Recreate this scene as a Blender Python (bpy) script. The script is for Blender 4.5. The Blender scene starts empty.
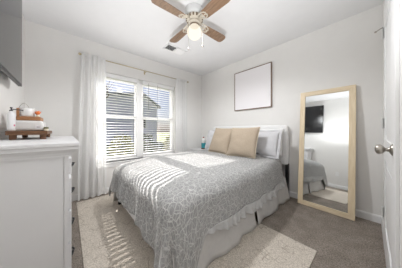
import bpy, bmesh, math, random
from mathutils import Vector, Matrix, noise
random.seed(7)
PI = math.pi
S = bpy.context.scene
COL = S.collection

# ------------------------------------------------------------------ camera, world, sun, exposure
cam_d = bpy.data.cameras.new('camera')
cam = bpy.data.objects.new('camera', cam_d); COL.objects.link(cam)
cam.location = (2.911, -2.619, 1.042)
cam.rotation_euler = (PI / 2, 0, 0.8428)
cam_d.sensor_width = 36.0
cam_d.lens = 151.3 / 402 * 36
cam_d.shift_y = -4.1 / 402
cam_d.clip_start = 0.01
S.camera = cam

W = bpy.data.worlds.new('sky'); S.world = W; W.use_nodes = True; W.cycles.sampling_method = 'NONE'
nt = W.node_tree; nt.nodes.clear()
wo = nt.nodes.new('ShaderNodeOutputWorld'); bg = nt.nodes.new('ShaderNodeBackground')
sky = nt.nodes.new('ShaderNodeTexSky'); sky.sky_type = 'NISHITA'; sky.sun_disc = False
sky.sun_elevation = math.radians(37); sky.sun_rotation = math.radians(270)
sky.air_density = 0.9; sky.dust_density = 2.0; sky.ozone_density = 1.2
hsv = nt.nodes.new('ShaderNodeHueSaturation'); hsv.inputs['Saturation'].default_value = 0.8
tint = nt.nodes.new('ShaderNodeMix'); tint.data_type = 'RGBA'; tint.blend_type = 'MULTIPLY'; tint.inputs[0].default_value = 1.0
tint.inputs[7].default_value = (0.86, 0.93, 1.12, 1)          # cool white balance
nt.links.new(sky.outputs[0], hsv.inputs['Color']); nt.links.new(hsv.outputs[0], tint.inputs[6]); nt.links.new(tint.outputs[2], bg.inputs['Color'])
bg.inputs['Strength'].default_value = 0.058
nt.links.new(bg.outputs[0], wo.inputs['Surface'])

sun_d = bpy.data.lights.new('sun', 'SUN'); sun_d.energy = 16.0; sun_d.angle = math.radians(0.3)
sun_d.color = (1.0, 0.96, 0.90)
sun = bpy.data.objects.new('sun', sun_d); COL.objects.link(sun)
sun.location = (-6, -1.5, 6)
sun.rotation_euler = Vector((1.0, -0.05, -0.68)).to_track_quat('-Z', 'Y').to_euler()

DOWN_POWER = 178.0
bn_d = bpy.data.lights.new('bounce_fill', 'SPOT'); bn_d.energy = 84.0; bn_d.shadow_soft_size = 0.08; bn_d.color = (0.98, 0.99, 1.0)  # unseen fill spot added to light the ceiling, in place of a bounced flash
bn_d.spot_size = math.radians(130); bn_d.spot_blend = 0.7
bn = bpy.data.objects.new('bounce_fill', bn_d); COL.objects.link(bn)
bn.location = (2.30, -2.28, 0.66); bn.rotation_euler = Vector((-0.06, 0.06, 1.0)).to_track_quat('-Z', 'Y').to_euler()
S.view_settings.view_transform = 'Standard'
S.view_settings.look = 'None'
S.view_settings.gamma = 1.0
S.view_settings.use_curve_mapping = False
S.view_settings.exposure = 0.38
cy = S.cycles
cy.use_denoising = True
cy.max_bounces = 16; cy.diffuse_bounces = 10; cy.glossy_bounces = 6
cy.transmission_bounces = 8; cy.transparent_max_bounces = 24
cy.sample_clamp_indirect = 2.0; cy.use_light_tree = True; cy.use_adaptive_sampling = False
cy.caustics_reflective = False; cy.caustics_refractive = False

# ------------------------------------------------------------------ materials
def new_mat(name):
    m = bpy.data.materials.new(name); m.use_nodes = True
    t = m.node_tree; b = t.nodes['Principled BSDF']
    return m, t, b

def N(t, kind, **kw):
    n = t.nodes.new(kind)
    for k, v in kw.items():
        if hasattr(n, k) and k not in n.inputs: setattr(n, k, v)
        else: n.inputs[k].default_value = v
    return n

def ramp(t, fac, stops):
    r = t.nodes.new('ShaderNodeValToRGB')
    el = r.color_ramp.elements
    el[0].position = stops[0][0]; el[0].color = (*stops[0][1], 1)
    el[1].position = stops[-1][0]; el[1].color = (*stops[-1][1], 1)
    for p, c in stops[1:-1]:
        e = el.new(p); e.color = (*c, 1)
    t.links.new(fac, r.inputs['Fac'])
    return r

def mat(name, c, rough=0.5, var=0.06, scale=20, bump=0.0, bscale=80, metal=0.0, coord='Object', spec=0.5):
    m, t, b = new_mat(name)
    tc = N(t, 'ShaderNodeTexCoord')
    nz = N(t, 'ShaderNodeTexNoise', Scale=scale, Detail=4.0)
    t.links.new(tc.outputs[coord], nz.inputs['Vector'])
    lo = tuple(x * (1 - var) for x in c); hi = tuple(min(1, x * (1 + var)) for x in c)
    r = ramp(t, nz.outputs['Fac'], [(0.3, lo), (0.7, hi)])
    t.links.new(r.outputs['Color'], b.inputs['Base Color'])
    b.inputs['Roughness'].default_value = rough; b.inputs['Metallic'].default_value = metal
    b.inputs['Specular IOR Level'].default_value = spec
    if bump:
        n2 = N(t, 'ShaderNodeTexNoise', Scale=bscale, Detail=5.0)
        t.links.new(tc.outputs[coord], n2.inputs['Vector'])
        bp = N(t, 'ShaderNodeBump', Strength=bump, Distance=0.01)
        t.links.new(n2.outputs['Fac'], bp.inputs['Height']); t.links.new(bp.outputs['Normal'], b.inputs['Normal'])
    return m

def wood(name, lo, hi, axis='X', rough=0.5, scale=6.0):
    m, t, b = new_mat(name)
    tc = N(t, 'ShaderNodeTexCoord'); mp = N(t, 'ShaderNodeMapping')
    s = {'X': (1, 9, 9), 'Y': (9, 1, 9), 'Z': (9, 9, 1)}[axis]
    mp.inputs['Scale'].default_value = s
    t.links.new(tc.outputs['Object'], mp.inputs['Vector'])
    nz = N(t, 'ShaderNodeTexNoise', Scale=scale, Detail=6.0, Distortion=0.6)
    t.links.new(mp.outputs[0], nz.inputs['Vector'])
    r = ramp(t, nz.outputs['Fac'], [(0.3, lo), (0.7, hi)])
    t.links.new(r.outputs['Color'], b.inputs['Base Color'])
    b.inputs['Roughness'].default_value = rough
    bp = N(t, 'ShaderNodeBump', Strength=0.15, Distance=0.003)
    t.links.new(nz.outputs['Fac'], bp.inputs['Height']); t.links.new(bp.outputs['Normal'], b.inputs['Normal'])
    return m

M_wall = mat('wall_paint', (0.755, 0.745, 0.73), 0.9, 0.012, 6, 0.04, 160)
M_ceil = mat('ceiling_paint', (0.76, 0.76, 0.77), 0.95, 0.012, 8, 0.08, 120)
M_trim = mat('trim_paint', (0.80, 0.80, 0.80), 0.4, 0.01, 8)
M_white = mat('white_lacquer', (0.76, 0.76, 0.77), 0.38, 0.015, 5)
M_vinyl = mat('white_vinyl', (0.82, 0.82, 0.82), 0.4, 0.01, 10)
M_black = mat('black_metal', (0.015, 0.015, 0.016), 0.4, 0.1, 30)
M_dark = mat('dark_cavity', (0.02, 0.02, 0.02), 0.9, 0.1, 30)
M_nickel = mat('brushed_nickel', (0.42, 0.39, 0.35), 0.3, 0.05, 60, metal=1.0)
M_bronze = mat('aged_bronze', (0.16, 0.115, 0.075), 0.5, 0.2, 60)
M_vent_shade = mat('vent_shade_grey', (0.10, 0.10, 0.10), 0.8, 0.1, 30)  # even grey painted in for the shade behind the vent louvers
M_satin = mat('satin_hinge', (0.55, 0.55, 0.54), 0.35, 0.04, 60)
M_brass = mat('antique_brass', (0.50, 0.42, 0.27), 0.35, 0.06, 60, metal=1.0)
M_cream = mat('cream_enamel', (0.58, 0.53, 0.45), 0.35, 0.03, 40)
M_housing = mat('white_enamel', (0.62, 0.63, 0.63), 0.35, 0.02, 30)
M_blade = wood('walnut_blade', (0.16, 0.095, 0.055), (0.30, 0.19, 0.12), 'X', 0.35, 7)
M_oak = wood('pale_oak', (0.66, 0.53, 0.35), (0.78, 0.66, 0.48), 'Z', 0.5, 5)
M_oakx = wood('pale_oak_rail', (0.66, 0.53, 0.35), (0.78, 0.66, 0.48), 'X', 0.5, 5)
M_tray = wood('brown_board', (0.085, 0.036, 0.014), (0.20, 0.092, 0.037), 'Y', 0.5, 6)
M_lid = wood('honey_board', (0.30, 0.135, 0.055), (0.42, 0.20, 0.085), 'Y', 0.45, 6)
M_frame = wood('brown_frame', (0.16, 0.11, 0.08), (0.26, 0.18, 0.13), 'Z', 0.45, 8)
M_canvas = mat('blank_canvas', (0.80, 0.78, 0.80), 0.9, 0.01, 200, 0.05, 400)
M_uphol = mat('white_upholstery', (0.80, 0.80, 0.80), 0.9, 0.02, 60, 0.15, 500)
M_sheet = mat('white_cotton', (0.82, 0.82, 0.82), 0.95, 0.015, 30, 0.1, 300)
M_skirt = mat('pale_skirt_cloth', (0.62, 0.61, 0.60), 0.95, 0.03, 30, 0.15, 400)
M_ruffle = mat('ruffle_cloth', (0.50, 0.50, 0.50), 0.95, 0.05, 60, 0.2, 200)
M_sham = mat('grey_sham_cloth', (0.60, 0.60, 0.62), 0.95, 0.03, 50, 0.15, 300)
M_beige = mat('beige_weave', (0.42, 0.345, 0.265), 0.95, 0.06, 90, 0.25, 500)
M_piping = mat('cream_piping', (0.62, 0.54, 0.43), 0.9, 0.04, 60)
M_bottle = mat('white_plastic', (0.74, 0.74, 0.75), 0.3, 0.02, 30)
M_ceramic = mat('white_ceramic', (0.76, 0.75, 0.74), 0.25, 0.02, 20)
M_orange = mat('orange_petal', (0.80, 0.22, 0.06), 0.7, 0.15, 60)
M_teal = mat('teal_glaze', (0.03, 0.28, 0.33), 0.35, 0.1, 60)
M_red = mat('dark_red_plastic', (0.22, 0.03, 0.035), 0.4, 0.1, 60)
M_olive = mat('olive_lid', (0.12, 0.12, 0.03), 0.4, 0.1, 60)
M_wax = mat('cream_wax', (0.78, 0.72, 0.58), 0.5, 0.03, 40)
M_pink = mat('pink_print', (0.62, 0.16, 0.25), 0.6, 0.05, 40)
M_ink = mat('grey_print', (0.25, 0.25, 0.25), 0.7, 0.05, 40)
M_cord = mat('grey_cord', (0.22, 0.23, 0.25), 0.6, 0.05, 40)
M_tvcase = mat('black_plastic', (0.012, 0.012, 0.013), 0.35, 0.08, 40)
M_screen = mat('dark_screen', (0.008, 0.008, 0.009), 0.16, 0.02, 40, spec=0.6)
M_mirror = mat('mirror_silver', (0.86, 0.88, 0.88), 0.0, 0.0, 4, metal=1.0)

def carpet_mat():
    m, t, b = new_mat('carpet_pile')
    tc = N(t, 'ShaderNodeTexCoord')
    n1 = N(t, 'ShaderNodeTexNoise', Scale=95.0, Detail=6.0, Roughness=0.75)
    n2 = N(t, 'ShaderNodeTexNoise', Scale=9.0, Detail=3.0)
    for n in (n1, n2): t.links.new(tc.outputs['Object'], n.inputs['Vector'])
    r1 = ramp(t, n1.outputs['Fac'], [(0.34, (0.13, 0.108, 0.088)), (0.5, (0.30, 0.26, 0.225)), (0.68, (0.50, 0.445, 0.395))])
    r2 = ramp(t, n2.outputs['Fac'], [(0.35, (0.86, 0.86, 0.86)), (0.65, (1.1, 1.1, 1.1))])
    mx = N(t, 'ShaderNodeMix', data_type='RGBA', blend_type='MULTIPLY'); mx.inputs[0].default_value = 1
    t.links.new(r1.outputs[0], mx.inputs[6]); t.links.new(r2.outputs[0], mx.inputs[7])
    t.links.new(mx.outputs[2], b.inputs['Base Color'])
    b.inputs['Roughness'].default_value = 1.0; b.inputs['Specular IOR Level'].default_value = 0.1
    bp = N(t, 'ShaderNodeBump', Strength=0.8, Distance=0.012)
    t.links.new(n1.outputs['Fac'], bp.inputs['Height']); t.links.new(bp.outputs['Normal'], b.inputs['Normal'])
    return m
M_carpet = carpet_mat()

def rug_mat():
    m, t, b = new_mat('distressed_rug')
    tc = N(t, 'ShaderNodeTexCoord')
    mp = N(t, 'ShaderNodeMapping'); mp.inputs['Rotation'].default_value = (0, 0, 0.35)
    t.links.new(tc.outputs['Object'], mp.inputs['Vector'])
    n1 = N(t, 'ShaderNodeTexNoise', Scale=120.0, Detail=5.0, Roughness=0.7)
    n2 = N(t, 'ShaderNodeTexNoise', Scale=5.0, Detail=4.0)
    n3 = N(t, 'ShaderNodeTexNoise', Scale=9.0, Detail=5.0)
    for n in (n1, n2, n3): t.links.new(tc.outputs['Object'], n.inputs['Vector'])
    add = N(t, 'ShaderNodeMix', data_type='VECTOR'); add.inputs[0].default_value = 0.10
    t.links.new(mp.outputs[0], add.inputs[4]); t.links.new(n2.outputs['Color'], add.inputs[5])
    vo = N(t, 'ShaderNodeTexVoronoi', Scale=8.5, distance='MANHATTAN', feature='F2')
    vo2 = N(t, 'ShaderNodeTexVoronoi', Scale=15.0, feature='DISTANCE_TO_EDGE')
    t.links.new(add.outputs[1], vo2.inputs['Vector'])
    r0 = ramp(t, n1.outputs['Fac'], [(0.36, (0.40, 0.355, 0.30)), (0.64, (0.80, 0.735, 0.655))])
    line = ramp(t, vo2.outputs['Distance'], [(0.015, (1, 1, 1)), (0.05, (0, 0, 0))])
    brk = ramp(t, n3.outputs['Fac'], [(0.42, (0, 0, 0)), (0.62, (1, 1, 1))])
    mu = N(t, 'ShaderNodeMath', operation='MULTIPLY'); t.links.new(line.outputs[0], mu.inputs[0]); t.links.new(brk.outputs[0], mu.inputs[1])
    mu2 = N(t, 'ShaderNodeMath', operation='MULTIPLY'); t.links.new(mu.outputs[0], mu2.inputs[0]); mu2.inputs[1].default_value = 0.5
    mx = N(t, 'ShaderNodeMix', data_type='RGBA')
    t.links.new(mu2.outputs[0], mx.inputs[0]); t.links.new(r0.outputs[0], mx.inputs[6]); mx.inputs[7].default_value = (0.20, 0.15, 0.11, 1)
    t.links.new(mx.outputs[2], b.inputs['Base Color'])
    b.inputs['Roughness'].default_value = 1.0; b.inputs['Specular IOR Level'].default_value = 0.1
    bp = N(t, 'ShaderNodeBump', Strength=0.5, Distance=0.006)
    t.links.new(n1.outputs['Fac'], bp.inputs['Height']); t.links.new(bp.outputs['Normal'], b.inputs['Normal'])
    return m
M_rug = rug_mat()

def comforter_mat():
    m, t, b = new_mat('grey_printed_cotton')
    uv = N(t, 'ShaderNodeUVMap', uv_map='cloth')
    nz = N(t, 'ShaderNodeTexNoise', Scale=11.0, Detail=2.0)
    t.links.new(uv.outputs[0], nz.inputs['Vector'])
    add = N(t, 'ShaderNodeMix', data_type='VECTOR'); add.inputs[0].default_value = 0.045
    t.links.new(uv.outputs[0], add.inputs[4]); t.links.new(nz.outputs['Color'], add.inputs[5])
    v1 = N(t, 'ShaderNodeTexVoronoi', Scale=27.0, feature='DISTANCE_TO_EDGE')
    v2 = N(t, 'ShaderNodeTexVoronoi', Scale=46.0, feature='DISTANCE_TO_EDGE')
    t.links.new(add.outputs[1], v1.inputs['Vector']); t.links.new(add.outputs[1], v2.inputs['Vector'])
    l1 = ramp(t, v1.outputs['Distance'], [(0.015, (1, 1, 1)), (0.06, (0, 0, 0))])
    l2 = ramp(t, v2.outputs['Distance'], [(0.02, (0.6, 0.6, 0.6)), (0.08, (0, 0, 0))])
    mxl = N(t, 'ShaderNodeMath', operation='MAXIMUM')
    t.links.new(l1.outputs[0], mxl.inputs[0]); t.links.new(l2.outputs[0], mxl.inputs[1])
    fine = N(t, 'ShaderNodeTexNoise', Scale=160.0, Detail=3.0); t.links.new(uv.outputs[0], fine.inputs['Vector'])
    base = ramp(t, fine.outputs['Fac'], [(0.3, (0.29, 0.29, 0.29)), (0.7, (0.38, 0.38, 0.38))])
    mx = N(t, 'ShaderNodeMix', data_type='RGBA')
    t.links.new(mxl.outputs[0], mx.inputs[0]); t.links.new(base.outputs[0], mx.inputs[6]); mx.inputs[7].default_value = (0.62, 0.62, 0.61, 1)
    t.links.new(mx.outputs[2], b.inputs['Base Color'])
    b.inputs['Roughness'].default_value = 0.95; b.inputs['Specular IOR Level'].default_value = 0.2
    q = N(t, 'ShaderNodeTexNoise', Scale=22.0, Detail=4.0); t.links.new(uv.outputs[0], q.inputs['Vector'])
    ad = N(t, 'ShaderNodeMath', operation='ADD'); t.links.new(q.outputs['Fac'], ad.inputs[0]); t.links.new(mxl.outputs[0], ad.inputs[1])
    bp = N(t, 'ShaderNodeBump', Strength=0.45, Distance=0.01)
    t.links.new(ad.outputs[0], bp.inputs['Height']); t.links.new(bp.outputs['Normal'], b.inputs['Normal'])
    return m
M_comf = comforter_mat()

def sheer_mat(name, through):
    m, t, b = new_mat(name)
    out = t.nodes['Material Output']; t.nodes.remove(b)
    tc = N(t, 'ShaderNodeTexCoord')
    wv = N(t, 'ShaderNodeTexNoise', Scale=90.0, Detail=3.0); t.links.new(tc.outputs['Object'], wv.inputs['Vector'])
    c = ramp(t, wv.outputs['Fac'], [(0.3, (0.84, 0.84, 0.84)), (0.7, (0.90, 0.90, 0.90))])
    df = N(t, 'ShaderNodeBsdfDiffuse'); tl = N(t, 'ShaderNodeBsdfTranslucent'); tp = N(t, 'ShaderNodeBsdfTransparent')
    t.links.new(c.outputs[0], df.inputs['Color']); t.links.new(c.outputs[0], tl.inputs['Color'])
    m1 = N(t, 'ShaderNodeMixShader'); m1.inputs[0].default_value = 0.36
    t.links.new(df.outputs[0], m1.inputs[1]); t.links.new(tl.outputs[0], m1.inputs[2])
    m2 = N(t, 'ShaderNodeMixShader'); m2.inputs[0].default_value = through
    t.links.new(m1.outputs[0], m2.inputs[1]); t.links.new(tp.outputs[0], m2.inputs[2])
    t.links.new(m2.outputs[0], out.inputs['Surface'])
    return m
M_sheer = sheer_mat('sheer_white_voile', 0.17)
M_voile = sheer_mat('dense_white_voile', 0.07)

def slat_mat():
    m, t, b = new_mat('white_slat')
    tc = N(t, 'ShaderNodeTexCoord')
    nz = N(t, 'ShaderNodeTexNoise', Scale=30.0); t.links.new(tc.outputs['Object'], nz.inputs['Vector'])
    c = ramp(t, nz.outputs['Fac'], [(0.3, (0.80, 0.80, 0.80)), (0.7, (0.84, 0.84, 0.84))])
    t.links.new(c.outputs[0], b.inputs['Base Color']); b.inputs['Roughness'].default_value = 0.45
    return m
M_slat = slat_mat()

def glass_mat():
    m, t, b = new_mat('window_glass')
    out = t.nodes['Material Output']; t.nodes.remove(b)
    tc = N(t, 'ShaderNodeTexCoord'); nz = N(t, 'ShaderNodeTexNoise', Scale=3.0)
    t.links.new(tc.outputs['Object'], nz.inputs['Vector'])
    c = ramp(t, nz.outputs['Fac'], [(0.3, (0.94, 0.94, 0.95)), (0.7, (0.96, 0.96, 0.965))])
    tp = N(t, 'ShaderNodeBsdfTransparent'); gl = N(t, 'ShaderNodeBsdfGlossy', Roughness=0.02)
    t.links.new(c.outputs[0], tp.inputs['Color'])
    m1 = N(t, 'ShaderNodeMixShader'); m1.inputs[0].default_value = 0.012
    t.links.new(tp.outputs[0], m1.inputs[1]); t.links.new(gl.outputs[0], m1.inputs[2])
    t.links.new(m1.outputs[0], out.inputs['Surface'])
    return m
M_glass = glass_mat()

def globe_mat():
    m, t, b = new_mat('frosted_lit_globe')
    out = t.nodes['Material Output']; t.nodes.remove(b)
    tc = N(t, 'ShaderNodeTexCoord'); nz = N(t, 'ShaderNodeTexNoise', Scale=8.0)
    t.links.new(tc.outputs['Object'], nz.inputs['Vector'])
    c = ramp(t, nz.outputs['Fac'], [(0.3, (1.0, 0.90, 0.74)), (0.7, (1.0, 0.93, 0.79))])
    em = N(t, 'ShaderNodeEmission', Strength=0.95); tp = N(t, 'ShaderNodeBsdfTransparent')
    t.links.new(c.outputs[0], em.inputs['Color'])
    m1 = N(t, 'ShaderNodeMixShader'); m1.inputs[0].default_value = 0.3
    t.links.new(em.outputs[0], m1.inputs[1]); t.links.new(tp.outputs[0], m1.inputs[2])
    t.links.new(m1.outputs[0], out.inputs['Surface'])
    return m
M_globe = globe_mat()

# outdoors
M_grass = mat('lawn_grass', (0.13, 0.15, 0.06), 1.0, 0.35, 3, 0.4, 30)
M_leafd = mat('dark_leaf', (0.12, 0.15, 0.07), 0.8, 0.5, 6)
M_leafy = mat('yellow_green_leaf', (0.36, 0.34, 0.13), 0.8, 0.45, 6)
M_bark = mat('grey_bark', (0.16, 0.115, 0.09), 0.9, 0.3, 12)
M_siding = mat('blue_grey_siding', (0.84, 0.81, 1.0), 0.8, 0.05, 2)
M_shingle = mat('grey_shingle', (0.24, 0.25, 0.28), 0.9, 0.2, 10)

# ------------------------------------------------------------------ mesh helpers
class MB:
    def __init__(s): s.b = bmesh.new()
    def box(s, x0, x1, y0, y1, z0, z1, mtx=None):
        vs = [s.b.verts.new((x, y, z)) for x in (x0, x1) for y in (y0, y1) for z in (z0, z1)]
        for f in ((0, 1, 3, 2), (4, 6, 7, 5), (0, 4, 5, 1), (2, 3, 7, 6), (0, 2, 6, 4), (1, 5, 7, 3)):
            s.b.faces.new([vs[i] for i in f])
        if mtx: bmesh.ops.transform(s.b, matrix=mtx, verts=vs)
        return s
    def lathe(s, prof, c=(0, 0, 0), seg=32, mtx=None):
        rings = []; allv = []
        for r, z in prof:
            if r < 1e-6: ring = [s.b.verts.new((c[0], c[1], c[2] + z))]
            else: ring = [s.b.verts.new((c[0] + r * math.cos(2 * PI * i / seg), c[1] + r * math.sin(2 * PI * i / seg), c[2] + z)) for i in range(seg)]
            rings.append(ring); allv += ring
        for a, b in zip(rings, rings[1:]):
            for i in range(seg):
                j = (i + 1) % seg
                if len(a) == 1 and len(b) == 1: continue
                if len(a) == 1: s.b.faces.new((a[0], b[j], b[i]))
                elif len(b) == 1: s.b.faces.new((a[i], a[j], b[0]))
                else: s.b.faces.new((a[i], a[j], b[j], b[i]))
        for ring in (rings[0], rings[-1]):
            if len(ring) > 2:
                try: s.b.faces.new(ring)
                except ValueError: pass
        if mtx: bmesh.ops.transform(s.b, matrix=mtx, verts=allv)
        return s
    def tube(s, pts, r, seg=8, taper=None):
        pts = [Vector(p) for p in pts]; rings = []
        for i, p in enumerate(pts):
            d = (pts[min(i + 1, len(pts) - 1)] - pts[max(i - 1, 0)]).normalized()
            u = d.orthogonal().normalized()
            if rings and rings[-1][1].cross(d).length > 1e-4:
                u = (rings[-1][1] - d * rings[-1][1].dot(d)).normalized()
            v = d.cross(u)
            rr = r if taper is None else r + (taper - r) * i / (len(pts) - 1)
            rings.append(([s.b.verts.new(p + (u * math.cos(2 * PI * k / seg) + v * math.sin(2 * PI * k / seg)) * rr) for k in range(seg)], u))
        for (a, _), (b, _) in zip(rings, rings[1:]):
            for k in range(seg):
                s.b.faces.new((a[k], a[(k + 1) % seg], b[(k + 1) % seg], b[k]))
        s.b.faces.new(list(reversed(rings[0][0]))); s.b.faces.new(rings[-1][0])
        return s
    def prism(s, poly, axis, a, b, mtx=None):
        def P(u, v, w): return {'X': (w, u, v), 'Y': (u, w, v), 'Z': (u, v, w)}[axis]
        A = [s.b.verts.new(P(u, v, a)) for u, v in poly]; B = [s.b.verts.new(P(u, v, b)) for u, v in poly]
        n = len(poly)
        for i in range(n): s.b.faces.new((A[i], A[(i + 1) % n], B[(i + 1) % n], B[i]))
        s.b.faces.new(list(reversed(A))); s.b.faces.new(B)
        if mtx: bmesh.ops.transform(s.b, matrix=mtx, verts=A + B)
        return s
    def grid(s, fn, nu, nv, uv=None):
        V = [[s.b.verts.new(fn(i / nu, j / nv)) for j in range(nv + 1)] for i in range(nu + 1)]
        lay = s.b.loops.layers.uv.new('cloth') if uv else None
        for i in range(nu):
            for j in range(nv):
                f = s.b.faces.new((V[i][j], V[i + 1][j], V[i + 1][j + 1], V[i][j + 1]))
                if uv:
                    for lp, (a, c) in zip(f.loops, ((i, j), (i + 1, j), (i + 1, j + 1), (i, j + 1))):
                        lp[lay].uv = uv(a / nu, c / nv)
        return s
    def build(s, name, m, parent=None, smooth=False, bevel=0.0, solid=0.0, subsurf=0, keep_normals=False):
        if not keep_normals: bmesh.ops.recalc_face_normals(s.b, faces=s.b.faces)
        me = bpy.data.meshes.new(name); s.b.to_mesh(me); s.b.free()
        if smooth:
            for p in me.polygons: p.use_smooth = True
        me.materials.append(m)
        o = bpy.data.objects.new(name, me); COL.objects.link(o)
        if parent:
            o.parent = parent
        if solid:
            md = o.modifiers.new('solid', 'SOLIDIFY'); md.thickness = solid; md.offset = -1
        if bevel:
            md = o.modifiers.new('bevel', 'BEVEL'); md.width = bevel; md.segments = 2; md.limit_method = 'ANGLE'
        if subsurf:
            md = o.modifiers.new('sub', 'SUBSURF'); md.levels = subsurf; md.render_levels = subsurf
        return o

def tag(o, label, cat, group=None, kind=None):
    o['label'] = label; o['category'] = cat
    if group: o['group'] = group
    if kind: o['kind'] = kind
    return o
def thing(name, loc, label, cat, group=None, rz=0.0):
    o = bpy.data.objects.new(name, None); COL.objects.link(o)
    o.empty_display_size = 0.05
    o.location = loc; o.rotation_euler = (0, 0, rz)
    return tag(o, label, cat, group)
def struct(o, label=None):
    o['kind'] = 'structure'
    if label: o['label'] = label
    return o
def copy_tree(o, parent=None):
    c = o.copy(); COL.objects.link(c)
    if parent: c.parent = parent
    for ch in list(o.children): copy_tree(ch, c)
    return c

# ------------------------------------------------------------------ room shell
RX, RY, H = 3.002, -3.01, 2.44
WY0, WY1, WZ0, WZ1 = -2.33, -0.80, 0.50, 2.0          # window opening
T = 0.14
struct(MB().box(-T, RX + T, RY - T, T, -0.12, 0.0).build('floor', M_carpet))
struct(MB().box(-T, RX + T, RY - T, T, H, H + 0.12).build('ceiling', M_ceil))
struct(MB().box(-T, RX + T, 0, T, 0, H).build('wall_north', M_wall))
struct(MB().box(-T, RX + T, RY - T, RY, 0, H).build('wall_south', M_wall))
struct(MB().box(RX, RX + T, RY, 0, 0, H).build('wall_east', M_wall))
w = MB()
w.box(-T, 0, RY, WY0, 0, H).box(-T, 0, WY1, 0, 0, H).box(-T, 0, WY0, WY1, 0, WZ0).box(-T, 0, WY0, WY1, WZ1, H)
struct(w.build('wall_west', M_wall))
BB = [(0, 0), (0.014, 0), (0.014, 0.068), (0.008, 0.082), (0, 0.085)]
struct(MB().prism([(-u, v) for u, v in BB], 'X', 0, RX).build('baseboard_north', M_trim))
struct(MB().prism([(u, v) for u, v in BB], 'Y', RY, 0).build('baseboard_west', M_trim))
struct(MB().prism([(RY + u, v) for u, v in BB], 'X', 0, RX).build('baseboard_south', M_trim))
eb = MB().prism([(RX - u, v) for u, v in BB], 'Y', -0.50, 0).prism([(RX - u, v) for u, v in BB], 'Y', RY, -1.46)
struct(eb.build('baseboard_east', M_trim))

# window: stool, apron, frame with two double hung units
MU0, MU1 = -1.61, -1.505
RAIL = 1.27
wr = bpy.data.objects.new('window_1', None); COL.objects.link(wr); wr.location = (0, 0, 0)
struct(wr)
fr = MB()
fr.box(-0.135, -0.085, WY0, WY0 + 0.035, WZ0, WZ1).box(-0.135, -0.085, WY1 - 0.035, WY1, WZ0, WZ1)
fr.box(-0.135, -0.085, WY0, WY1, WZ1 - 0.035, WZ1).box(-0.135, -0.085, WY0, WY1, WZ0, WZ0 + 0.035)
fr.box(-0.135, -0.075, MU0, MU1, WZ0, WZ1)
fr.build('window_frame', M_vinyl, wr, bevel=0.003)
for (a, b) in ((WY0 + 0.035, MU0), (MU1, WY1 - 0.035)):
    for (z0, z1, x) in ((WZ0 + 0.035, RAIL + 0.025, -0.105), (RAIL - 0.025, WZ1 - 0.035, -0.122)):
        sm = MB(); e = 0.032
        sm.box(x - 0.012, x + 0.012, a, a + e, z0, z1).box(x - 0.012, x + 0.012, b - e, b, z0, z1)
        sm.box(x - 0.012, x + 0.012, a + e, b - e, z0, z0 + 0.045).box(x - 0.012, x + 0.012, a + e, b - e, z1 - 0.045, z1)
        so = sm.build('sash', M_vinyl, wr, bevel=0.003)
        MB().box(x - 0.002, x + 0.002, a + e, b - e, z0 + 0.045, z1 - 0.045).build('pane', M_glass, so)
st = MB().box(-0.085, 0.03, WY0 - 0.04, WY1 + 0.04, WZ0 - 0.022, WZ0).box(0.0, 0.014, WY0 - 0.02, WY1 + 0.02, WZ0 - 0.085, WZ0 - 0.022)
st.build('window_sill', M_trim, wr, bevel=0.004)

# horizontal blinds, one in front of each unit
def make_blind(y0, y1, label):
    t = thing('window_blind', (-0.045, (y0 + y1) / 2, WZ1), label, 'blind', 'white slat blinds in the window')
    hw = (y1 - y0) / 2
    MB().box(-0.028, 0.028, -hw, hw, -0.075, -0.002).build('valance', M_slat, t, bevel=0.006)
    sl = MB(); tilt = math.radians(0.5); pitch = 0.0450; z = -0.115; n = 0
    while z > -(WZ1 - WZ0) + 0.06:
        P = []
        for k in range(5):                                   # shallow crowned cross section
            u = -0.021 + 0.042 * k / 4; v = 0.0025 * (1 - (2 * k / 4 - 1) ** 2)
            P.append((u * math.cos(tilt) + v * math.sin(tilt), z - u * math.sin(tilt) + v * math.cos(tilt)))
        Q = [(a, c - 0.0026) for a, c in reversed(P)]
        sl.prism(P + Q, 'Y', -hw + 0.004, hw - 0.004)
        z -= pitch; n += 1
    sl.build('slat_panel', M_slat, t)
    MB().box(-0.026, 0.026, -hw + 0.004, hw - 0.004, -(WZ1 - WZ0) + 0.012, -(WZ1 - WZ0) + 0.034).build('bottom_rail', M_slat, t, bevel=0.004)
    for f in (-0.72, 0.0, 0.72):
        for x in (-0.0275, 0.0275):
            MB().tube([(x, f * hw, -0.07), (x, f * hw, -(WZ1 - WZ0) + 0.02)], 0.0012, 6).build('ladder_cord', M_slat, t)
    return t
b1 = make_blind(WY0 + 0.012, (MU0 + MU1) / 2 - 0.045, 'white slat blind in the left half of the window beside the wide curtain')
b2 = make_blind((MU0 + MU1) / 2 + 0.045, WY1 - 0.012, 'white slat blind in the right half of the window, dark wand hanging')
MB().tube([(0.036, -0.24, -0.04), (0.037, -0.238, -0.3), (0.036, -0.24, -0.56)], 0.004, 8).build('tilt_wand', M_cord, b2, smooth=True)
MB().tube([(0.034, -0.05, -0.04), (0.035, -0.05, -0.5), (0.034, -0.048, -0.86)], 0.0025, 6).lathe([(0.0, -0.9), (0.006, -0.9), (0.004, -0.86), (0.0, -0.855)], (0.034, -0.048, 0), 10).build('lift_cord', M_cord, b2, smooth=True)

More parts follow.
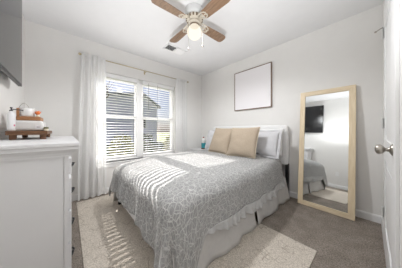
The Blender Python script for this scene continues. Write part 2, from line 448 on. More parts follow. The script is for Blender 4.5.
# ------------------------------------------------------------------ closet door on the east wall
d = bpy.data.objects.new('door_1', None); COL.objects.link(d); d.location = (RX, -0.97, 0); struct(d)
DY0, DY1 = -1.39, -0.56                                       # leaf, near edge and hinge edge
def dl(y): return y + 0.97
leaf = MB(); X0, X1 = -0.014, 0.0
SW = 0.115
leaf.box(X0, X1, dl(DY0), dl(DY0) + SW, 0.015, 2.03).box(X0, X1, dl(DY1) - SW, dl(DY1), 0.015, 2.03)
for (z0, z1) in ((0.015, 0.24), (0.80, 0.96), (1.88, 2.03)):
    leaf.box(X0, X1, dl(DY0) + SW, dl(DY1) - SW, z0, z1)
for (z0, z1) in ((0.24, 0.80), (0.96, 1.88)):
    leaf.box(-0.006, X1, dl(DY0) + SW, dl(DY1) - SW, z0, z1)
    leaf.box(-0.010, -0.006, dl(DY0) + SW + 0.05, dl(DY1) - SW - 0.05, z0 + 0.05, z1 - 0.05)
leaf.build('door_leaf', M_trim, d)
cs = MB()
for (a, b) in ((DY1, DY1 + 0.06), (DY0 - 0.062, DY0 - 0.002)):
    cs.box(-0.0145, 0, dl(a), dl(b), 0, 2.035)
cs.box(-0.0145, 0, dl(DY0 - 0.062), dl(DY1 + 0.06), 2.035, 2.09)
cs.build('door_casing', M_trim, d, bevel=0.003)
for z in (0.33, 1.10, 1.88):
    h = MB().lathe([(0.0, -0.048), (0.004, -0.046), (0.0075, -0.04), (0.0075, 0.04), (0.004, 0.046), (0.0, 0.048)], (-0.020, dl(DY1), z), 12)
    h.box(-0.014, -0.011, dl(DY1) - 0.03, dl(DY1) + 0.002, z - 0.04, z + 0.04)
    h.build('hinge', M_satin, d, smooth=False)
MB().tube([(-0.020, dl(DY1), 1.932), (-0.035, dl(DY1) - 0.008, 1.925), (-0.062, dl(DY1) - 0.022, 1.905)], 0.0042, 8).lathe([(0, -0.007), (0.008, -0.006), (0.008, 0.006), (0, 0.007)], (-0.064, dl(DY1) - 0.023, 1.903), 12).build('hinge_stop', M_nickel, d, smooth=True)
kx = Matrix.Translation((-0.012, dl(-1.33), 0.936)) @ Matrix.Rotation(-PI / 2, 4, 'Y')
MB().lathe([(0, 0), (0.031, 0), (0.031, 0.004), (0.022, 0.010), (0.011, 0.014), (0.0095, 0.026), (0.014, 0.030), (0.024, 0.037), (0.0275, 0.047), (0.024, 0.058), (0.012, 0.064), (0, 0.065)], seg=28, mtx=kx).build('door_knob', M_nickel, d, smooth=True)

# ------------------------------------------------------------------ bed
BC = 1.285
bed = thing('bed', (BC, -1.08, 0), 'queen bed with padded white headboard and pale skirt against the wall', 'bed')
def L(x, y, z): return (x - BC, y + 1.08, z)
MB().box(-0.75, 0.75, -1.02, 0.95, 0.10, 0.34).build('box_spring', M_sheet, bed, bevel=0.02)
MB().box(-0.73, 0.73, -0.985, 0.95, 0.34, 0.562).build('mattress', M_sheet, bed, bevel=0.09)
# headboard: padded panel with rounded upper corners
hb = MB(); hw, z0, z1, r = 0.785, 0.50, 1.118, 0.05
def rr_poly(hw, z0, z1, r, n=8):
    P = [(-hw, z0), (hw, z0)]
    for k in range(n + 1):
        a = PI / 2 * k / n; P.append((hw - r + r * math.cos(a), z1 - r + r * math.sin(a)))
    for k in range(n + 1):
        a = PI / 2 + PI / 2 * k / n; P.append((-hw + r + r * math.cos(a), z1 - r + r * math.sin(a)))
    return P
hb.prism(rr_poly(hw, z0, z1, r), 'Y', 0.975, 1.062)
hbo = hb.build('headboard', M_uphol, bed, bevel=0.03)
for p in hbo.data.polygons: p.use_smooth = False
for s in (-1, 1):
    MB().box(s * 0.762 - 0.022, s * 0.762 + 0.022, 1.0, 1.05, 0.0, 0.52).build('headboard_post', M_black, bed, bevel=0.004)
for (x, y) in ((-0.7, -0.98), (0.7, -0.98), (-0.7, 0.85), (0.7, 0.85)):
    MB().lathe([(0.022, 0.0), (0.022, 0.10)], (x, y, 0.011), 16).build('leg', M_black, bed)
# skirt: hanging panels with soft pleats
def skirt(x0, y0, x1, y1, ph, name='bed_skirt', flare=0.05, amp=0.014):
    a = Vector((x0, y0, 0)); b = Vector((x1, y1, 0)); dv = b - a; ln = dv.length; dv.normalize(); n = Vector((-dv.y, dv.x, 0))
    def fn(u, v):
        s = u * ln; q = 1 - v
        w = (math.sin(s * 13 + ph) + 0.5 * math.sin(s * 29 + 2 * ph)) * amp * q
        p = a + dv * s + n * (flare * q + w)
        return (p.x, p.y, 0.012 + v * 0.33 + (0.006 * math.sin(s * 21 + ph) if v == 0 else 0))
    return MB().grid(fn, max(12, int(ln / 0.012)), 8).build(name, M_skirt, bed, smooth=True, solid=0.003)
sk = skirt(0.765, 0.93, 0.765, 0.02, 1.0); sk2 = skirt(0.77, -0.035, 0.77, -1.035, 2.4)
for o in (sk, sk2): pass
skirt(-0.765, -1.035, -0.765, 0.93, 0.3)
skirt(0.74, -0.93, -0.74, -0.93, 0.7, flare=0.0, amp=0.006)

# comforter -------------------------------------------------------
ZT = 0.642; HWI = 0.705; YF = -2.04; R = 0.125; YH = -0.30
AM, BM = 0.375, 0.395; RUF = 0.088
def cloth(cx, cyv, extra=0.0, ripple=0.0):
    """flat cloth coordinates (metres, x from the bed's middle, y in the room) -> place in the room"""
    ax = max(0.0, abs(cx) - HWI); sx = 1 if cx >= 0 else -1
    k = max(0.0, min(1.0, (-1.45 - cyv) / 0.55)); k = k * k * (3 - 2 * k)
    by = max(0.0, YF - cyv)
    if sx > 0:
        q = max(0.0, min(1.0, (-1.84 - cyv) / 0.20)); ax *= 1 + 0.50 * q * q * (3 - 2 * q)
        q = max(0.0, min(1.0, (cx - 0.40) / 0.35)); by *= 1 + 0.30 * q * q * (3 - 2 * q)
    ix = max(-HWI, min(HWI, cx)); iy = max(YF, cyv)
    Ln = math.hypot(ax, by)
    ang = math.atan2(by, ax) if Ln > 1e-9 else 0
    arc = PI / 2 * R
    # lie of the top: fuller in the middle, falling towards the foot and the sides
    tf = max(0.0, min(1.0, (iy - YF) / 0.42)); ts = max(0.0, min(1.0, (HWI - abs(ix)) / 0.30))
    zt = ZT - 0.040 * (1 - tf) ** 2 - 0.018 * (1 - ts) ** 2
    pn = noise.noise(Vector((cx * 3.1, cyv * 3.1, 0.3))) * 0.010 + noise.noise(Vector((cx * 8.0, cyv * 8.0, 4.1))) * 0.004
    if Ln <= arc:
        a = Ln / R; out = R * math.sin(a); drop = R * (1 - math.cos(a)); hang = 0.0
    else:
        hang = Ln - arc; fl = 0.10
        out = R + hang * fl; drop = R + hang * math.sqrt(1 - fl * fl)
    Rc = 0.34
    if ax > 0 and by == 0: s = (iy - YF)
    elif ax > 0: s = -ang * Rc
    else: s = -(PI / 2) * Rc - (HWI - sx * ix)
    f = min(1.0, hang / 0.25)
    corner = math.sin(2 * ang) if (ax > 0 and by > 0) else 0.0
    foot = 1.0 if by > 0 else 0.35
    fold = (0.020 * math.sin(s * 15 + sx * 1.3) + 0.012 * math.sin(s * 34 + 0.8)) * f * (foot + 0.9 * corner)
    fold += ripple
    fold += noise.noise(Vector((s * 5, Ln * 4, 2.0 * sx))) * 0.012 * min(1, Ln / 0.2)
    out2 = out + fold - 0.055 * max(0.0, min(1.0, (cyv + 0.95) / 0.6)) * min(1.0, Ln / 0.15)
    dx = math.cos(ang) if Ln > 0 else 0; dy = math.sin(ang) if Ln > 0 else 0
    z = zt - drop + (pn if Ln < arc else pn * 0.4)
    z = max(z, 0.022 + 0.01 * abs(fold) / 0.02)
    if sx < 0: ix += 0.13 * max(0.0, min(1.0, (-1.55 - cyv) / 0.5)) * max(0.0, min(1.0, -cx / HWI)) ** 2 * max(0.0, 1 - drop / 0.5)
    return Vector((BC + ix + sx * dx * out2, iy - dy * out2, z))
cf = thing('comforter', (BC, -1.2, ZT), 'grey comforter with fine white pattern spread over the bed', 'comforter')
def loc(v): return (v.x - BC, v.y + 1.2, v.z - ZT)
xs = HWI + AM; yl = YH - (YF - BM)
cm = MB().grid(lambda u, v: loc(cloth(-xs + 2 * xs * u, YH - yl * v)), 190, 170, uv=lambda u, v: (-xs + 2 * xs * u, YH - yl * v))
cm.build('cover', M_comf, cf, smooth=True, solid=0.010)
for s in (-1, 1):
    def rf(u, v, s=s):
        y = YH - yl * u
        rp = 0.014 * v * math.sin(u * yl * 88 + 2 * math.sin(u * 31)) + 0.012 * v * math.sin(u * yl * 47)
        fade = max(0.0, min(1.0, (y + 1.98) / 0.40))
        p = cloth(s * (xs - 0.004 + RUF * v * fade), y, 0, (rp + 0.006) * fade)
        return loc(p)
    MB().grid(rf, 420, 6).build('ruffle', M_ruffle, cf, smooth=True, solid=0.004)

# pillows ---------------------------------------------------------
def pillow(name, c, wd, ht, th, lean, rz, m, label, group, flange=0.0, piping=None, roll=0.0):
    t = thing(name, (c[0], c[1], c[2]), label, 'pillow', group, rz)
    t.rotation_euler = (-lean, roll, rz)
    def half(sg):
        def fn(u, v):
            a = 2 * u - 1; b = 2 * v - 1
            pinch = 1 - 0.05 * (1 - a * a) * abs(b) ** 3
            pinx = 1 - 0.05 * (1 - b * b) * abs(a) ** 3
            k = max(0.0, (1 - abs(a) ** 2.6)) ** 0.55 * max(0.0, (1 - abs(b) ** 2.6)) ** 0.55
            wr = noise.noise(Vector((a * 2.2 + c[0] * 9, b * 2.2, sg))) * 0.010 * k
            return (a * wd / 2 * pinx, sg * (th / 2 * k) + wr, b * ht / 2 * pinch)
        return fn
    b = MB().grid(half(-1), 28, 28).grid(half(1), 28, 28)
    bmesh.ops.remove_doubles(b.b, verts=b.b.verts, dist=0.0006)
    b.build('pillow_cover', m, t, smooth=True)
    if flange:
        def fl(u, v):
            a = u * 4; k = int(a) % 4; q = a - int(a)
            P = [(-1, -1), (1, -1), (1, 1), (-1, 1), (-1, -1)]
            p0 = P[k]; p1 = P[k + 1]; x = p0[0] + (p1[0] - p0[0]) * q; z = p0[1] + (p1[1] - p0[1]) * q
            return (x * (wd / 2 - 0.012 + flange * v), 0.006 * math.sin(u * 90) * v, z * (ht / 2 - 0.012 + flange * v))
        MB().grid(fl, 160, 3).build('flange', m, t, smooth=True, solid=0.003)
    if piping:
        pts = []
        for k in range(97):
            a = k / 96 * 4; q = a - int(a); i = int(a) % 4
            P = [(-1, -1), (1, -1), (1, 1), (-1, 1), (-1, -1)]
            x = P[i][0] + (P[i + 1][0] - P[i][0]) * q; z = P[i][1] + (P[i + 1][1] - P[i][1]) * q
            pts.append((x * wd / 2 * (1 - 0.05 * (1 - z * z) * abs(x) ** 3), 0, z * ht / 2 * (1 - 0.05 * (1 - x * x) * abs(z) ** 3)))
        MB().tube(pts, 0.005, 6).build('piping', piping, t, smooth=True)
    return t
pillow('bed_pillow', (1.70, -0.185, 0.855), 0.68, 0.42, 0.13, 0.16, 0.0, M_sheet, 'white pillow standing against the headboard behind the grey sham', None)
pillow('bed_pillow', (1.715, -0.345, 0.835), 0.64, 0.38, 0.13, 0.30, 0.0, M_sham, 'grey flanged sham pillow at the mirror side of the bed', 'grey sham pillows', 0.035)
pillow('bed_pillow', (0.88, -0.345, 0.835), 0.62, 0.38, 0.13, 0.30, 0.0, M_sham, 'grey sham pillow mostly hidden behind the beige pillow near the nightstand', 'grey sham pillows', 0.035)
pillow('throw_pillow', (1.15, -0.575, 0.860), 0.46, 0.47, 0.15, 0.42, -0.05, M_beige, 'square beige throw pillow nearer the window and nightstand', 'beige throw pillows', 0, M_piping, 0.02)
pillow('throw_pillow', (1.615, -0.615, 0.862), 0.47, 0.47, 0.15, 0.40, 0.06, M_beige, 'square beige throw pillow in front of the grey sham', 'beige throw pillows', 0, M_piping, -0.02)

# ------------------------------------------------------------------ rug
rug = MB().box(-1.235, 1.235, -0.755, 0.755, 0.001, 0.010).build('area_rug', M_rug, None, bevel=0.003)
rug.location = (1.365, -1.765, 0); rug.rotation_euler = (0, 0, -0.008)
tag(rug, 'beige distressed area rug lying under the foot of the bed', 'rug')

# ------------------------------------------------------------------ dresser
dr = thing('dresser', (1.02, RY + 0.01, 0), 'tall white dresser with crown moulded top and black drawer pulls', 'dresser')
def D(y): return y - (RY + 0.01)
BF = D(-2.607)                                                # front plane of the body
hwD = 0.58
bd = MB().box(-hwD, hwD - 0.012, 0.004, BF, 0.10, 0.90)
bd.box(hwD - 0.012, hwD, BF - 0.022, BF, 0.0, 0.90).box(hwD - 0.012, hwD, 0.004, 0.05, 0.0, 0.90)       # stiles on the end panel
bd.box(hwD - 0.010, hwD - 0.002, 0.05, BF - 0.024, 0.06, 0.88)
bd.box(-hwD - 0.0, -hwD + 0.05, BF - 0.05, BF, 0.0, 0.12).box(hwD - 0.06, hwD - 0.012, BF - 0.05, BF, 0.0, 0.12)
bd.build('carcass', M_white, dr, bevel=0.002)
MB().box(-hwD - 0.066, hwD + 0.066, 0.0, D(-2.552), 0.936, 0.965).build('dresser_top', M_white, dr, bevel=0.008)
cr = MB()
prof = [(0.0, 0.868), (0.010, 0.868), (0.012, 0.880), (0.022, 0.896), (0.040, 0.912), (0.052, 0.918), (0.052, 0.936)]
ring = []
for (o_, z_) in prof:
    ring.append([cr.b.verts.new((x, y, z_)) for x, y in ((-hwD - o_, 0.001), (hwD + o_, 0.001), (hwD + o_, BF + o_), (-hwD - o_, BF + o_))])
for A, B in zip(ring, ring[1:]):
    for i in range(4): cr.b.faces.new((A[i], A[(i + 1) % 4], B[(i + 1) % 4], B[i]))
cr.b.faces.new(ring[0]); cr.b.faces.new(ring[-1])
cr.build('crown_moulding', M_white, dr)
def cup_pull(x, z, par):
    def fn(u, v):
        a = PI * u; b_ = PI / 2 * v
        return (x - 0.048 * math.cos(a) * (0.25 + 0.75 * math.sin(b_) if v < 1 else 1), BF + 0.016 + 0.020 * math.sin(a) ** 0.7 * math.cos(b_ * 0.6), z + 0.016 * math.cos(b_) - 0.010)
    g = MB().grid(fn, 18, 6)
    g.box(x - 0.052, x + 0.052, BF + 0.0145, BF + 0.0175, z - 0.012, z + 0.014)
    g.build('cup_pull', M_black, par, smooth=True, solid=0.002)
for (zc, hh) in ((0.800, 0.052), (0.617, 0.104), (0.396, 0.104), (0.178, 0.104)):
    dw = MB().box(-hwD + 0.022, hwD - 0.022, BF, BF + 0.015, zc - hh, zc + hh)
    do = dw.build('drawer', M_white, dr, bevel=0.003)
    for x in (-0.36, 0.46): cup_pull(x, zc, do)

# ---- things on the dresser top
ZD = 0.966
tray = thing('riser_tray', (0.845, -2.845, ZD), 'brown wooden footed riser tray on the dresser top', 'tray')
MB().box(-0.28, 0.28, -0.110, 0.110, 0.036, 0.068).build('board', M_tray, tray, bevel=0.004)
for (x, y) in ((0.245, -0.078), (0.245, 0.082), (-0.245, -0.082), (-0.245, 0.078)):
    MB().lathe([(0.017, 0.0), (0.020, 0.006), (0.020, 0.032), (0.022, 0.037)], (x, y, 0), 18).build('foot', M_tray, tray, smooth=False)
ZT2 = ZD + 0.0685
can = thing('storage_box', (0.875, -2.856, ZT2), 'white box with wooden lid on the riser tray', 'box')
def rbox(name, hx, hy, z0, z1, r, m, par, bev=0.004):
    P = []
    for (sx, sy, a0) in ((1, 1, 0), (-1, 1, PI / 2), (-1, -1, PI), (1, -1, 1.5 * PI)):
        for k in range(7):
            a = a0 + PI / 2 * k / 6; P.append((sx * (hx - r) + r * math.cos(a), sy * (hy - r) + r * math.sin(a)))
    return MB().prism(P, 'Z', z0, z1).build(name, m, par, bevel=bev)
rbox('box_body', 0.125, 0.088, 0.0, 0.088, 0.025, M_ceramic, can, 0.018)
rbox('lid', 0.115, 0.070, 0.089, 0.121, 0.012, M_lid, can, 0.004)
MB().box(0.1245, 0.1265, 0.040, 0.074, 0.014, 0.050).build('label_card', M_canvas, can)
lt = MB()
for k in range(4): lt.box(0.1266, 0.1270, 0.049 + k * 0.0045, 0.0515 + k * 0.0045, 0.027, 0.036)
lt.build('label_print', M_ink, can)
ZL = ZT2 + 0.1215
mug = thing('mug', (0.93, -2.868, ZL), 'white mug on the wooden lid of the box', 'mug')
MB().lathe([(0, 0), (0.036, 0), (0.040, 0.003), (0.042, 0.02), (0.042, 0.070), (0.040, 0.072), (0.038, 0.068), (0.037, 0.01), (0, 0.008)], seg=32).build('cup', M_ceramic, mug, smooth=True)
MB().tube([(-0.012, -0.040 - 0.024 * math.sin(PI * k / 10), 0.014 + 0.046 * k / 10) for k in range(11)], 0.005, 8).build('handle', M_ceramic, mug, smooth=True)
fl = thing('dried_flower', (0.945, -2.806, ZL), 'small orange flower beside the white mug', 'flower')
f = MB()
for k in range(9):
    a = 2 * PI * k / 9; t_ = 0.5 if k % 2 else 0.95
    base = Vector((0, 0, 0.014)); tip = base + Vector((math.cos(a) * 0.026 * t_, math.sin(a) * 0.024 * t_, 0.050 - 0.016 * t_))
    side = Vector((-math.sin(a), math.cos(a), 0)) * 0.012; mid = (base + tip) / 2
    vs = [f.b.verts.new(p) for p in (base, mid + side, tip, mid - side)]
    f.b.faces.new(vs)
f.build('petals', M_orange, fl, smooth=True, solid=0.003)
MB().lathe([(0, 0.0), (0.013, 0.0), (0.011, 0.012), (0.006, 0.022), (0, 0.024)], seg=16).build('flower_base', M_wax, fl, smooth=True)
ws = thing('wire_handle_scoop', (0.945, -2.920, ZL), 'small wooden stand with a thin wire loop left of the mug', 'ornament')
MB().box(-0.012, 0.012, -0.008, 0.008, 0.0, 0.070).build('stand', M_lid, ws, bevel=0.003)
MB().tube([(0.0, 0.004 + 0.060 * k / 12, 0.068 + 0.045 * math.sin(PI * k / 12) ** 0.8) for k in range(13)], 0.0016, 6).build('wire_loop', M_nickel, ws, smooth=True)
bt = thing('pump_bottle', (1.085, -2.932, ZT2), 'white pump bottle with black pump on the tray corner', 'bottle')
MB().lathe([(0, 0), (0.017, 0), (0.020, 0.004), (0.021, 0.02), (0.021, 0.122), (0.018, 0.138), (0.010, 0.146), (0.009, 0.152), (0, 0.152)], seg=28).build('bottle_body', M_bottle, bt, smooth=True)
MB().lathe([(0, 0.152), (0.010, 0.152), (0.010, 0.159), (0.0035, 0.160), (0.0035, 0.172), (0.007, 0.173), (0.007, 0.181), (0, 0.182)], seg=20).tube([(0, 0, 0.166), (0.006, 0.030, 0.164), (0.012, 0.062, 0.160)], 0.0034, 8).build('pump', M_black, bt, smooth=True)
def patch(u, v):
    a = 0.75 + 0.5 * u
    return (0.0214 * math.cos(a), 0.0214 * math.sin(a), 0.035 + 0.014 * v)
MB().grid(patch, 8, 2).build('printed_label', M_pink, bt, smooth=True, solid=0.0004)
cd = thing('candle_jar', (0.985, -2.752, ZT2), 'small cream jar with olive lid at the tray edge', 'jar')
MB().lathe([(0, 0), (0.013, 0), (0.015, 0.003), (0.015, 0.018), (0, 0.018)], seg=20).build('jar_body', M_wax, cd, smooth=False)
MB().lathe([(0, 0.0182), (0.016, 0.0182), (0.016, 0.030), (0.013, 0.032), (0, 0.032)], seg=20).build('jar_lid', M_olive, cd)

# ------------------------------------------------------------------ television on the south wall
tv = thing('television', (1.286, -2.93, 1.45), 'large black flat television mounted on the wall above the dresser', 'television')
MB().box(-0.57, 0.57, -0.026, 0.0, 0.0, 0.815).build('television_case', M_tvcase, tv, bevel=0.004)
MB().box(-0.561, 0.561, 0.0002, 0.0012, 0.014, 0.807).build('screen', M_screen, tv)
MB().box(-0.40, 0.40, -0.055, -0.026, 0.03, 0.40).build('rear_housing', M_tvcase, tv, bevel=0.012)
MB().box(-0.20, 0.20, -0.0795, -0.055, 0.16, 0.36).build('wall_bracket', M_black, tv, bevel=0.003)

# ------------------------------------------------------------------ ceiling fan
FX, FY = 1.54, -1.50
fan = thing('ceiling_fan', (FX, FY, H), 'four blade ceiling fan with brown blades and a lit round globe', 'ceiling fan', None, math.radians(-1))
MB().lathe([(0, -0.0005), (0.108, -0.0005), (0.112, -0.008), (0.112, -0.060), (0.104, -0.078), (0.085, -0.086), (0, -0.086)], seg=40).build('motor_housing', M_housing, fan, smooth=False, bevel=0.003)
ring_m = MB().lathe([(0.085, -0.087), (0.098, -0.094), (0.100, -0.112), (0.080, -0.122), (0.060, -0.128), (0.060, -0.14), (0.072, -0.15), (0.072, -0.162), (0.045, -0.170), (0, -0.170), (0, -0.087)], seg=40)
ring_m.build('filigree_band', M_cream, fan, smooth=False)
for k in range(16):
    a = 2 * PI * k / 16
    MB().box(-0.0075, 0.0075, -0.009, 0.009, -0.119, -0.095, Matrix.Rotation(a, 4, 'Z') @ Matrix.Translation((0.0935, 0, 0))).build('filigree_gap_shade', M_bronze, fan)  # solid dark blocks, painted shade for the gaps in the band
for k in range(4):
    rot = Matrix.Rotation(k * PI / 2, 4, 'Z') @ Matrix.Translation((0, 0, -0.150)) @ Matrix.Rotation(math.radians(-11), 4, 'X')
    P = []
    for (u, hwid) in ((0.16, 0.048), (0.18, 0.053), (0.34, 0.061), (0.455, 0.064), (0.487, 0.058), (0.504, 0.041), (0.510, 0.018)): P.append((u, hwid))
    poly = P + [(u, -h_) for u, h_ in reversed(P)]
    MB().prism(poly, 'Z', -0.003, 0.003, rot).build('blade', M_blade, fan)
    arm = MB()
    for s in (-1, 1):                                         # scrolled blade holder
        pts = [(0.080, 0.010 * s, 0.030), (0.105, 0.024 * s, 0.022), (0.130, 0.036 * s, 0.010), (0.160, 0.040 * s, 0.001), (0.190, 0.030 * s, -0.004), (0.205, 0.012 * s, -0.005), (0.190, 0.0, -0.005)]
        arm.tube([rot @ Vector(p) for p in pts], 0.0075, 8)
        pts = [(0.120, 0.030 * s, 0.012), (0.128, 0.012 * s, 0.010), (0.145, 0.006 * s, 0.004), (0.165, 0.016 * s, -0.002)]
        arm.tube([rot @ Vector(p) for p in pts], 0.0055, 8)
    arm.tube([rot @ Vector(p) for p in ((0.070, 0, 0.032), (0.12, 0, 0.014), (0.19, 0, -0.004))], 0.007, 8)
    arm.build('blade_arm', M_cream, fan, smooth=True)
MB().lathe([(0, -0.171), (0.052, -0.171), (0.058, -0.180), (0.050, -0.192), (0, -0.192)], seg=32).build('light_fitter', M_bronze, fan, smooth=False)
gp = [(0.048, -0.178)]
for k in range(1, 17):
    a = math.radians(120 - 210 * k / 16)
    gp.append((max(0, 0.084 * math.cos(math.radians(57 - 147 * k / 16))), -0.258 + 0.084 * math.sin(math.radians(57 - 147 * k / 16))))
gp[-1] = (0.0, -0.342)
gm = MB().lathe(gp, seg=36)
gm.build('globe', M_globe, fan, smooth=True)
for (x, y, l) in ((0.016, -0.098, 0.480), (0.062, 0.069, 0.405)):
    ch = MB().tube([(x * 0.5, y * 0.5, -0.160), (x, y, -0.195), (x, y, -l)], 0.0012, 6)
    co = ch.build('pull_chain', M_bronze, fan)
    MB().lathe([(0, -l - 0.026), (0.006, -l - 0.024), (0.007, -l - 0.012), (0.003, -l), (0, -l)], (x, y, 0), 12).build('chain_pull', M_bronze, co, smooth=True)
dn_d = bpy.data.lights.new('globe_reflector_lamp', 'SPOT'); dn_d.energy = DOWN_POWER; dn_d.shadow_soft_size = 0.06; dn_d.color = (0.98, 0.99, 1.0)
dn_d.spot_size = math.radians(174); dn_d.spot_blend = 0.5
dn = bpy.data.objects.new('globe_reflector_lamp', dn_d); COL.objects.link(dn); dn.parent = fan; dn.location = (0, 0, -0.275)

# ------------------------------------------------------------------ ceiling register
vt = thing('air_vent', (0.645, -1.205, H), 'white ceiling air vent register near the window', 'vent')
v = MB(); hx, hy = 0.095, 0.185
v.box(-hx, hx, -hy, -hy + 0.022, -0.008, -0.0005).box(-hx, hx, hy - 0.022, hy, -0.008, -0.0005)
v.box(-hx, -hx + 0.022, -hy, hy, -0.008, -0.0005).box(hx - 0.022, hx, -hy, hy, -0.008, -0.0005).box(-hx, hx, -0.006, 0.006, -0.008, -0.0005)
v.build('vent_frame', M_trim, vt, bevel=0.002)
MB().box(-hx + 0.01, hx - 0.01, -hy + 0.01, hy - 0.01, -0.0022, -0.0008).build('vent_shade_sheet', M_vent_shade, vt)  # flat sheet on the ceiling, its grey stands in for shade between louvers
lv = MB()
for s in (-1, 1):
    for k in range(9):
        y = s * (0.016 + k * 0.0172)
        lv.box(-hx + 0.02, hx - 0.02, -0.0085, 0.0085, -0.0006, 0.0006, Matrix.Translation((0, y, -0.009)) @ Matrix.Rotation(math.radians(50 if s < 0 else -18), 4, 'X'))
lv.build('louver_panel', M_trim, vt)

# ------------------------------------------------------------------ picture, mirror, outlets
pic = thing('framed_canvas', (1.42, 0, 1.432), 'blank white canvas in a thin brown frame above the bed', 'picture')
pw, ph = 0.376, 0.763
fm = MB()
fm.box(-pw, -pw + 0.012, -0.034, -0.002, 0, ph).box(pw - 0.012, pw, -0.034, -0.002, 0, ph).box(-pw + 0.012, pw - 0.012, -0.034, -0.002, 0, 0.012).box(-pw + 0.012, pw - 0.012, -0.034, -0.002, ph - 0.012, ph)
fm.build('picture_frame', M_frame, pic)
MB().box(-pw + 0.012, pw - 0.012, -0.029, -0.003, 0.012, ph - 0.012).build('canvas', M_canvas, pic)

mr = thing('leaning_mirror', (2.505, -0.142, 0.003), 'tall floor mirror in a pale oak frame leaning on the wall', 'mirror')
mw, mh, mf, mt = 0.288, 1.585, 0.060, 0.026
lean = math.asin(0.134 / mh)
mr.rotation_euler = (-lean, 0, math.radians(-1.4))
for sg in (-1, 1):
    MB().prism([(sg * mw, 0), (sg * (mw - mf), mf), (sg * (mw - mf), mh - mf), (sg * mw, mh)], 'Y', -mt, 0).build('side_rail', M_oak, mr, bevel=0.002)
for (za, zb) in ((0, mf), (mh, mh - mf)):
    MB().prism([(-mw, za), (mw, za), (mw - mf, zb), (-mw + mf, zb)], 'Y', -mt, 0).build('cross_rail', M_oakx, mr, bevel=0.002)
MB().box(-mw + mf - 0.004, mw - mf + 0.004, -0.014, -0.011, mf - 0.004, mh - mf + 0.004).build('mirror_glass', M_mirror, mr)
MB().box(-mw + 0.01, mw - 0.01, -0.010, -0.004, 0.01, mh - 0.01).build('backing_board', M_frame, mr)

ol = thing('wall_outlet', (2.18, RY, 0.36), 'white electrical outlet low on the wall seen in the mirror', 'outlet')
MB().box(-0.035, 0.035, 0.0, 0.006, -0.057, 0.057).build('cover_plate', M_trim, ol, bevel=0.003)
for z in (-0.02, 0.02):
    MB().box(-0.016, 0.016, 0.006, 0.008, z - 0.013, z + 0.013).build('socket', M_vinyl, ol, bevel=0.002)

# ------------------------------------------------------------------ curtains and rod
RZ, RXc = 2.152, 0.085
rod = thing('curtain_rod', (0, -1.49, RZ), 'thin brass curtain rod with end knobs above the window', 'curtain rod')
MB().tube([(RXc, -0.955, 0), (RXc, 0.955, 0)], 0.0075, 12).build('pole', M_brass, rod, smooth=True)
for s in (-1, 1):
    MB().lathe([(0, 0), (0.009, 0), (0.009, 0.008), (0.017, 0.018), (0.019, 0.028), (0.014, 0.040), (0, 0.044)], seg=18, mtx=Matrix.Translation((RXc, s * 0.955, 0)) @ Matrix.Rotation(-s * PI / 2, 4, 'X')).build('finial', M_brass, rod, smooth=True)
for y in (-0.90, 0.0, 0.90):
    MB().tube([(0.004, y, -0.012), (0.05, y, -0.016), (RXc, y, -0.012)], 0.005, 8).box(0.0, 0.006, y - 0.012, y + 0.012, -0.04, 0.02).build('rod_bracket', M_brass, rod)

def curtain(y0, y1, z0, folds, amp, label, seed, y0b=None, y1b=None, thin=None, m=None):
    t = thing('curtain', (RXc, (y0 + y1) / 2, z0), label, 'curtain', 'white curtains on the rod')
    ym = (y0 + y1) / 2; y0b = y0 if y0b is None else y0b; y1b = y1 if y1b is None else y1b
    zt = RZ + 0.028
    def fn(u, v):
        v = 1 - (1 - v) ** 2
        z = z0 + (zt - z0) * v
        k = v ** 2
        ya = y0b + (y0 - y0b) * k; yb = y1b + (y1 - y1b) * k
        uu = u + 0.018 * math.sin(u * 23 + seed)
        y = ya + (yb - ya) * uu
        a = amp * (0.75 + 0.5 * (1 - v)) * (1.0 if thin is None else (1.0 - 0.75 * max(0, (u - thin) / (1 - thin))))
        ph = 2 * PI * folds * u + 0.7 * math.sin(u * 9 + seed) + 0.5 * math.sin(v * 3 + seed + u * 4)
        x = a * math.sin(ph) + 0.25 * a * math.sin(2 * ph + seed)
        # pocket gathered round the rod
        pk = max(0.0, 1 - abs(z - RZ) / 0.05)
        x = x * (1 - 0.62 * pk) + 0.020 * pk
        return (x, y - ym, z - z0)
    MB().grid(fn, int(folds * 20), 44).build('fabric_panel', m or M_sheer, t, smooth=True)
    return t
curtain(-2.455, -2.145, 0.02, 4.5, 0.030, 'white sheer curtain left of the window behind the dresser', 1.0, -2.50, -2.13, 0.55)
curtain(-0.835, -0.545, 0.02, 5.0, 0.026, 'white sheer curtain right of the window near the nightstand', 2.3, -0.85, -0.53, None, M_voile)

# ------------------------------------------------------------------ nightstand with bottle
ns = thing('nightstand', (0.245, -0.235, 0), 'small white nightstand in the corner beside the bed', 'nightstand')
MB().box(-0.185, 0.185, -0.205, 0.205, 0.572, 0.595).build('tabletop', M_white, ns, bevel=0.004)
MB().box(-0.165, 0.165, -0.185, 0.195, 0.40, 0.572).build('carcass', M_white, ns, bevel=0.003)
dw = MB().box(-0.150, 0.150, -0.200, -0.185, 0.415, 0.560).build('drawer', M_white, ns, bevel=0.003)
MB().lathe([(0, 0), (0.006, 0), (0.006, 0.012), (0.013, 0.016), (0.013, 0.024), (0, 0.027)], seg=16, mtx=Matrix.Translation((0, -0.200, 0.487)) @ Matrix.Rotation(PI / 2, 4, 'X')).build('knob', M_black, dw, smooth=True)
for (x, y) in ((-0.14, -0.16), (0.14, -0.16), (-0.14, 0.17), (0.14, 0.17)):
    MB().box(x - 0.018, x + 0.018, y - 0.018, y + 0.018, 0.0, 0.40).build('leg', M_white, ns, bevel=0.003)
tb = thing('table_bottle', (0.295, -0.205, 0.5955), 'teal and white bottle with dark red cap on the nightstand', 'bottle')
MB().lathe([(0, 0), (0.056, 0), (0.060, 0.006), (0.060, 0.018), (0.054, 0.022), (0, 0.022)], seg=28).build('base_ring', M_tray, tb, smooth=False)
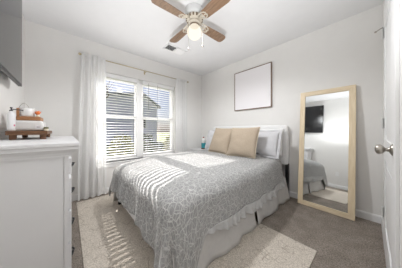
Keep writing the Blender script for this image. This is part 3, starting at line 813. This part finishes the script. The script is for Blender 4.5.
MB().lathe([(0, 0.022), (0.050, 0.022), (0.054, 0.03), (0.054, 0.13), (0.048, 0.140), (0, 0.140)], seg=28).build('bottle_body', M_teal, tb, smooth=False)
MB().lathe([(0, 0.141), (0.044, 0.141), (0.052, 0.160), (0.054, 0.20), (0.046, 0.235), (0.028, 0.256), (0, 0.258)], seg=28).build('bottle_top', M_ceramic, tb, smooth=True)
MB().lathe([(0, 0.258), (0.016, 0.257), (0.016, 0.278), (0.010, 0.286), (0, 0.287)], seg=18).build('cap', M_red, tb, smooth=False)

# ------------------------------------------------------------------ outdoors
GZ = -0.45
struct(MB().box(-70, -0.16, -45, 45, GZ - 0.2, GZ).build('lawn', M_grass))
hs = thing('house', (-15, 3.0, GZ), 'blue grey neighbouring house with dark shingle roof seen through the blinds', 'house')
hm = MB(); z = 0
hm.prism([(-7.5, 0), (2.9, 0), (2.9, 4.45), (1.1, 5.6), (-7.5, 4.35)], 'X', -6.0, 0.0)
while z < 4.2:                                                # lapped boards
    hm.prism([(0.0, z), (0.03, z), (0.0, z + 0.18)], 'Y', -7.5, 2.9); z += 0.18
hm.build('siding', M_siding, hs)
rf = MB().prism([(-7.9, 4.28), (1.1, 5.6), (1.1, 5.80), (-7.9, 4.48)], 'X', -6.3, 0.4).prism([(1.1, 5.6), (3.25, 4.2), (3.25, 4.40), (1.1, 5.80)], 'X', -6.3, 0.4)
rf.build('roof', M_shingle, hs)
for y in (-3.4, 1.0):
    wo_ = MB().box(0.03, 0.09, y - 0.5, y + 0.5, 1.7, 3.1).build('house_window', M_trim, hs)
    MB().box(0.09, 0.10, y - 0.42, y + 0.42, 1.78, 3.02).build('house_pane', M_screen, wo_)

def shrub(x, y, r, h, m, label, group, seed):
    t = thing('shrub', (x, y, GZ), label, 'shrub', group)
    rnd = random.Random(seed); b = MB()
    for k in range(260):
        a = rnd.uniform(0, 2 * PI); zz = rnd.uniform(0.05, 1); rad = r * math.sqrt(max(0.05, 1 - (zz * 1.05 - 0.35) ** 2 / 0.55)) * rnd.uniform(0.55, 1.0)
        c = Vector((rad * math.cos(a), rad * math.sin(a), zz * h)); s = rnd.uniform(0.07, 0.15)
        ax = Vector((rnd.uniform(-1, 1), rnd.uniform(-1, 1), rnd.uniform(-1, 1))).normalized(); u = ax.orthogonal().normalized() * s; w_ = ax.cross(u)
        b.b.faces.new([b.b.verts.new(c + p) for p in (u, w_ * 0.5, -u, -w_ * 0.5)])
    b.build('foliage', m, t)
    st_ = MB()
    for k in range(5):
        a = 2 * PI * k / 5; st_.tube([(0.03 * math.cos(a), 0.03 * math.sin(a), 0), (0.5 * r * math.cos(a), 0.5 * r * math.sin(a), h * 0.75)], 0.02, 6, 0.006)
    st_.build('stem', M_bark, t)
    return t
names = ['low dark bush outside, nearest the left curtain edge', 'yellow green bush outside, second from the left curtain', 'yellow green bush outside left of the window mullion',
         'dark bush outside just right of the window mullion', 'yellow green bush outside in the middle of the right pane', 'dark bush outside toward the right curtain', 'tall dark bush outside behind the right curtain edge']
for i, (x, y, r, h, m) in enumerate(((-6.0, -3.3, 0.6, 1.25, M_leafd), (-6.8, -1.75, 0.65, 1.35, M_leafy), (-6.2, -0.3, 0.65, 1.2, M_leafy), (-6.6, 1.15, 0.65, 1.2, M_leafd),
                               (-5.8, 2.55, 0.6, 1.1, M_leafy), (-7.2, 3.9, 0.75, 2.0, M_leafd), (-8.4, 5.8, 1.0, 2.3, M_leafd))):
    shrub(x, y, r, h, m, names[i], 'bushes outside the window', 20 + i)
tr = thing('bare_tree', (-7.6, -2.15, GZ), 'bare winter tree outside the left half of the window', 'tree')
rt = random.Random(5); bt_ = MB(); br_ = MB()
def branch(b, p, dvec, ln, r, depth):
    pts = [p]; q = p.copy(); dv = dvec.copy()
    for k in range(4):
        dv = (dv + Vector((rt.uniform(-.18, .18), rt.uniform(-.18, .18), rt.uniform(-.02, .16)))).normalized(); q = q + dv * ln / 4; pts.append(q.copy())
    b.tube(pts, r, 6, r * 0.55)
    if depth > 0:
        for k in range(4 if depth > 1 else 5):
            i = rt.randint(1, 4); nd = (dv + Vector((rt.uniform(-1, 1), rt.uniform(-1, 1), rt.uniform(-.2, .7)))).normalized()
            branch(br_, pts[i], nd, ln * rt.uniform(0.5, 0.75), r * 0.5, depth - 1)
branch(bt_, Vector((0, 0, 0)), Vector((0, 0, 1)), 2.3, 0.11, 3)
bt_.build('trunk', M_bark, tr, smooth=True); br_.build('branches', M_bark, tr, smooth=True)
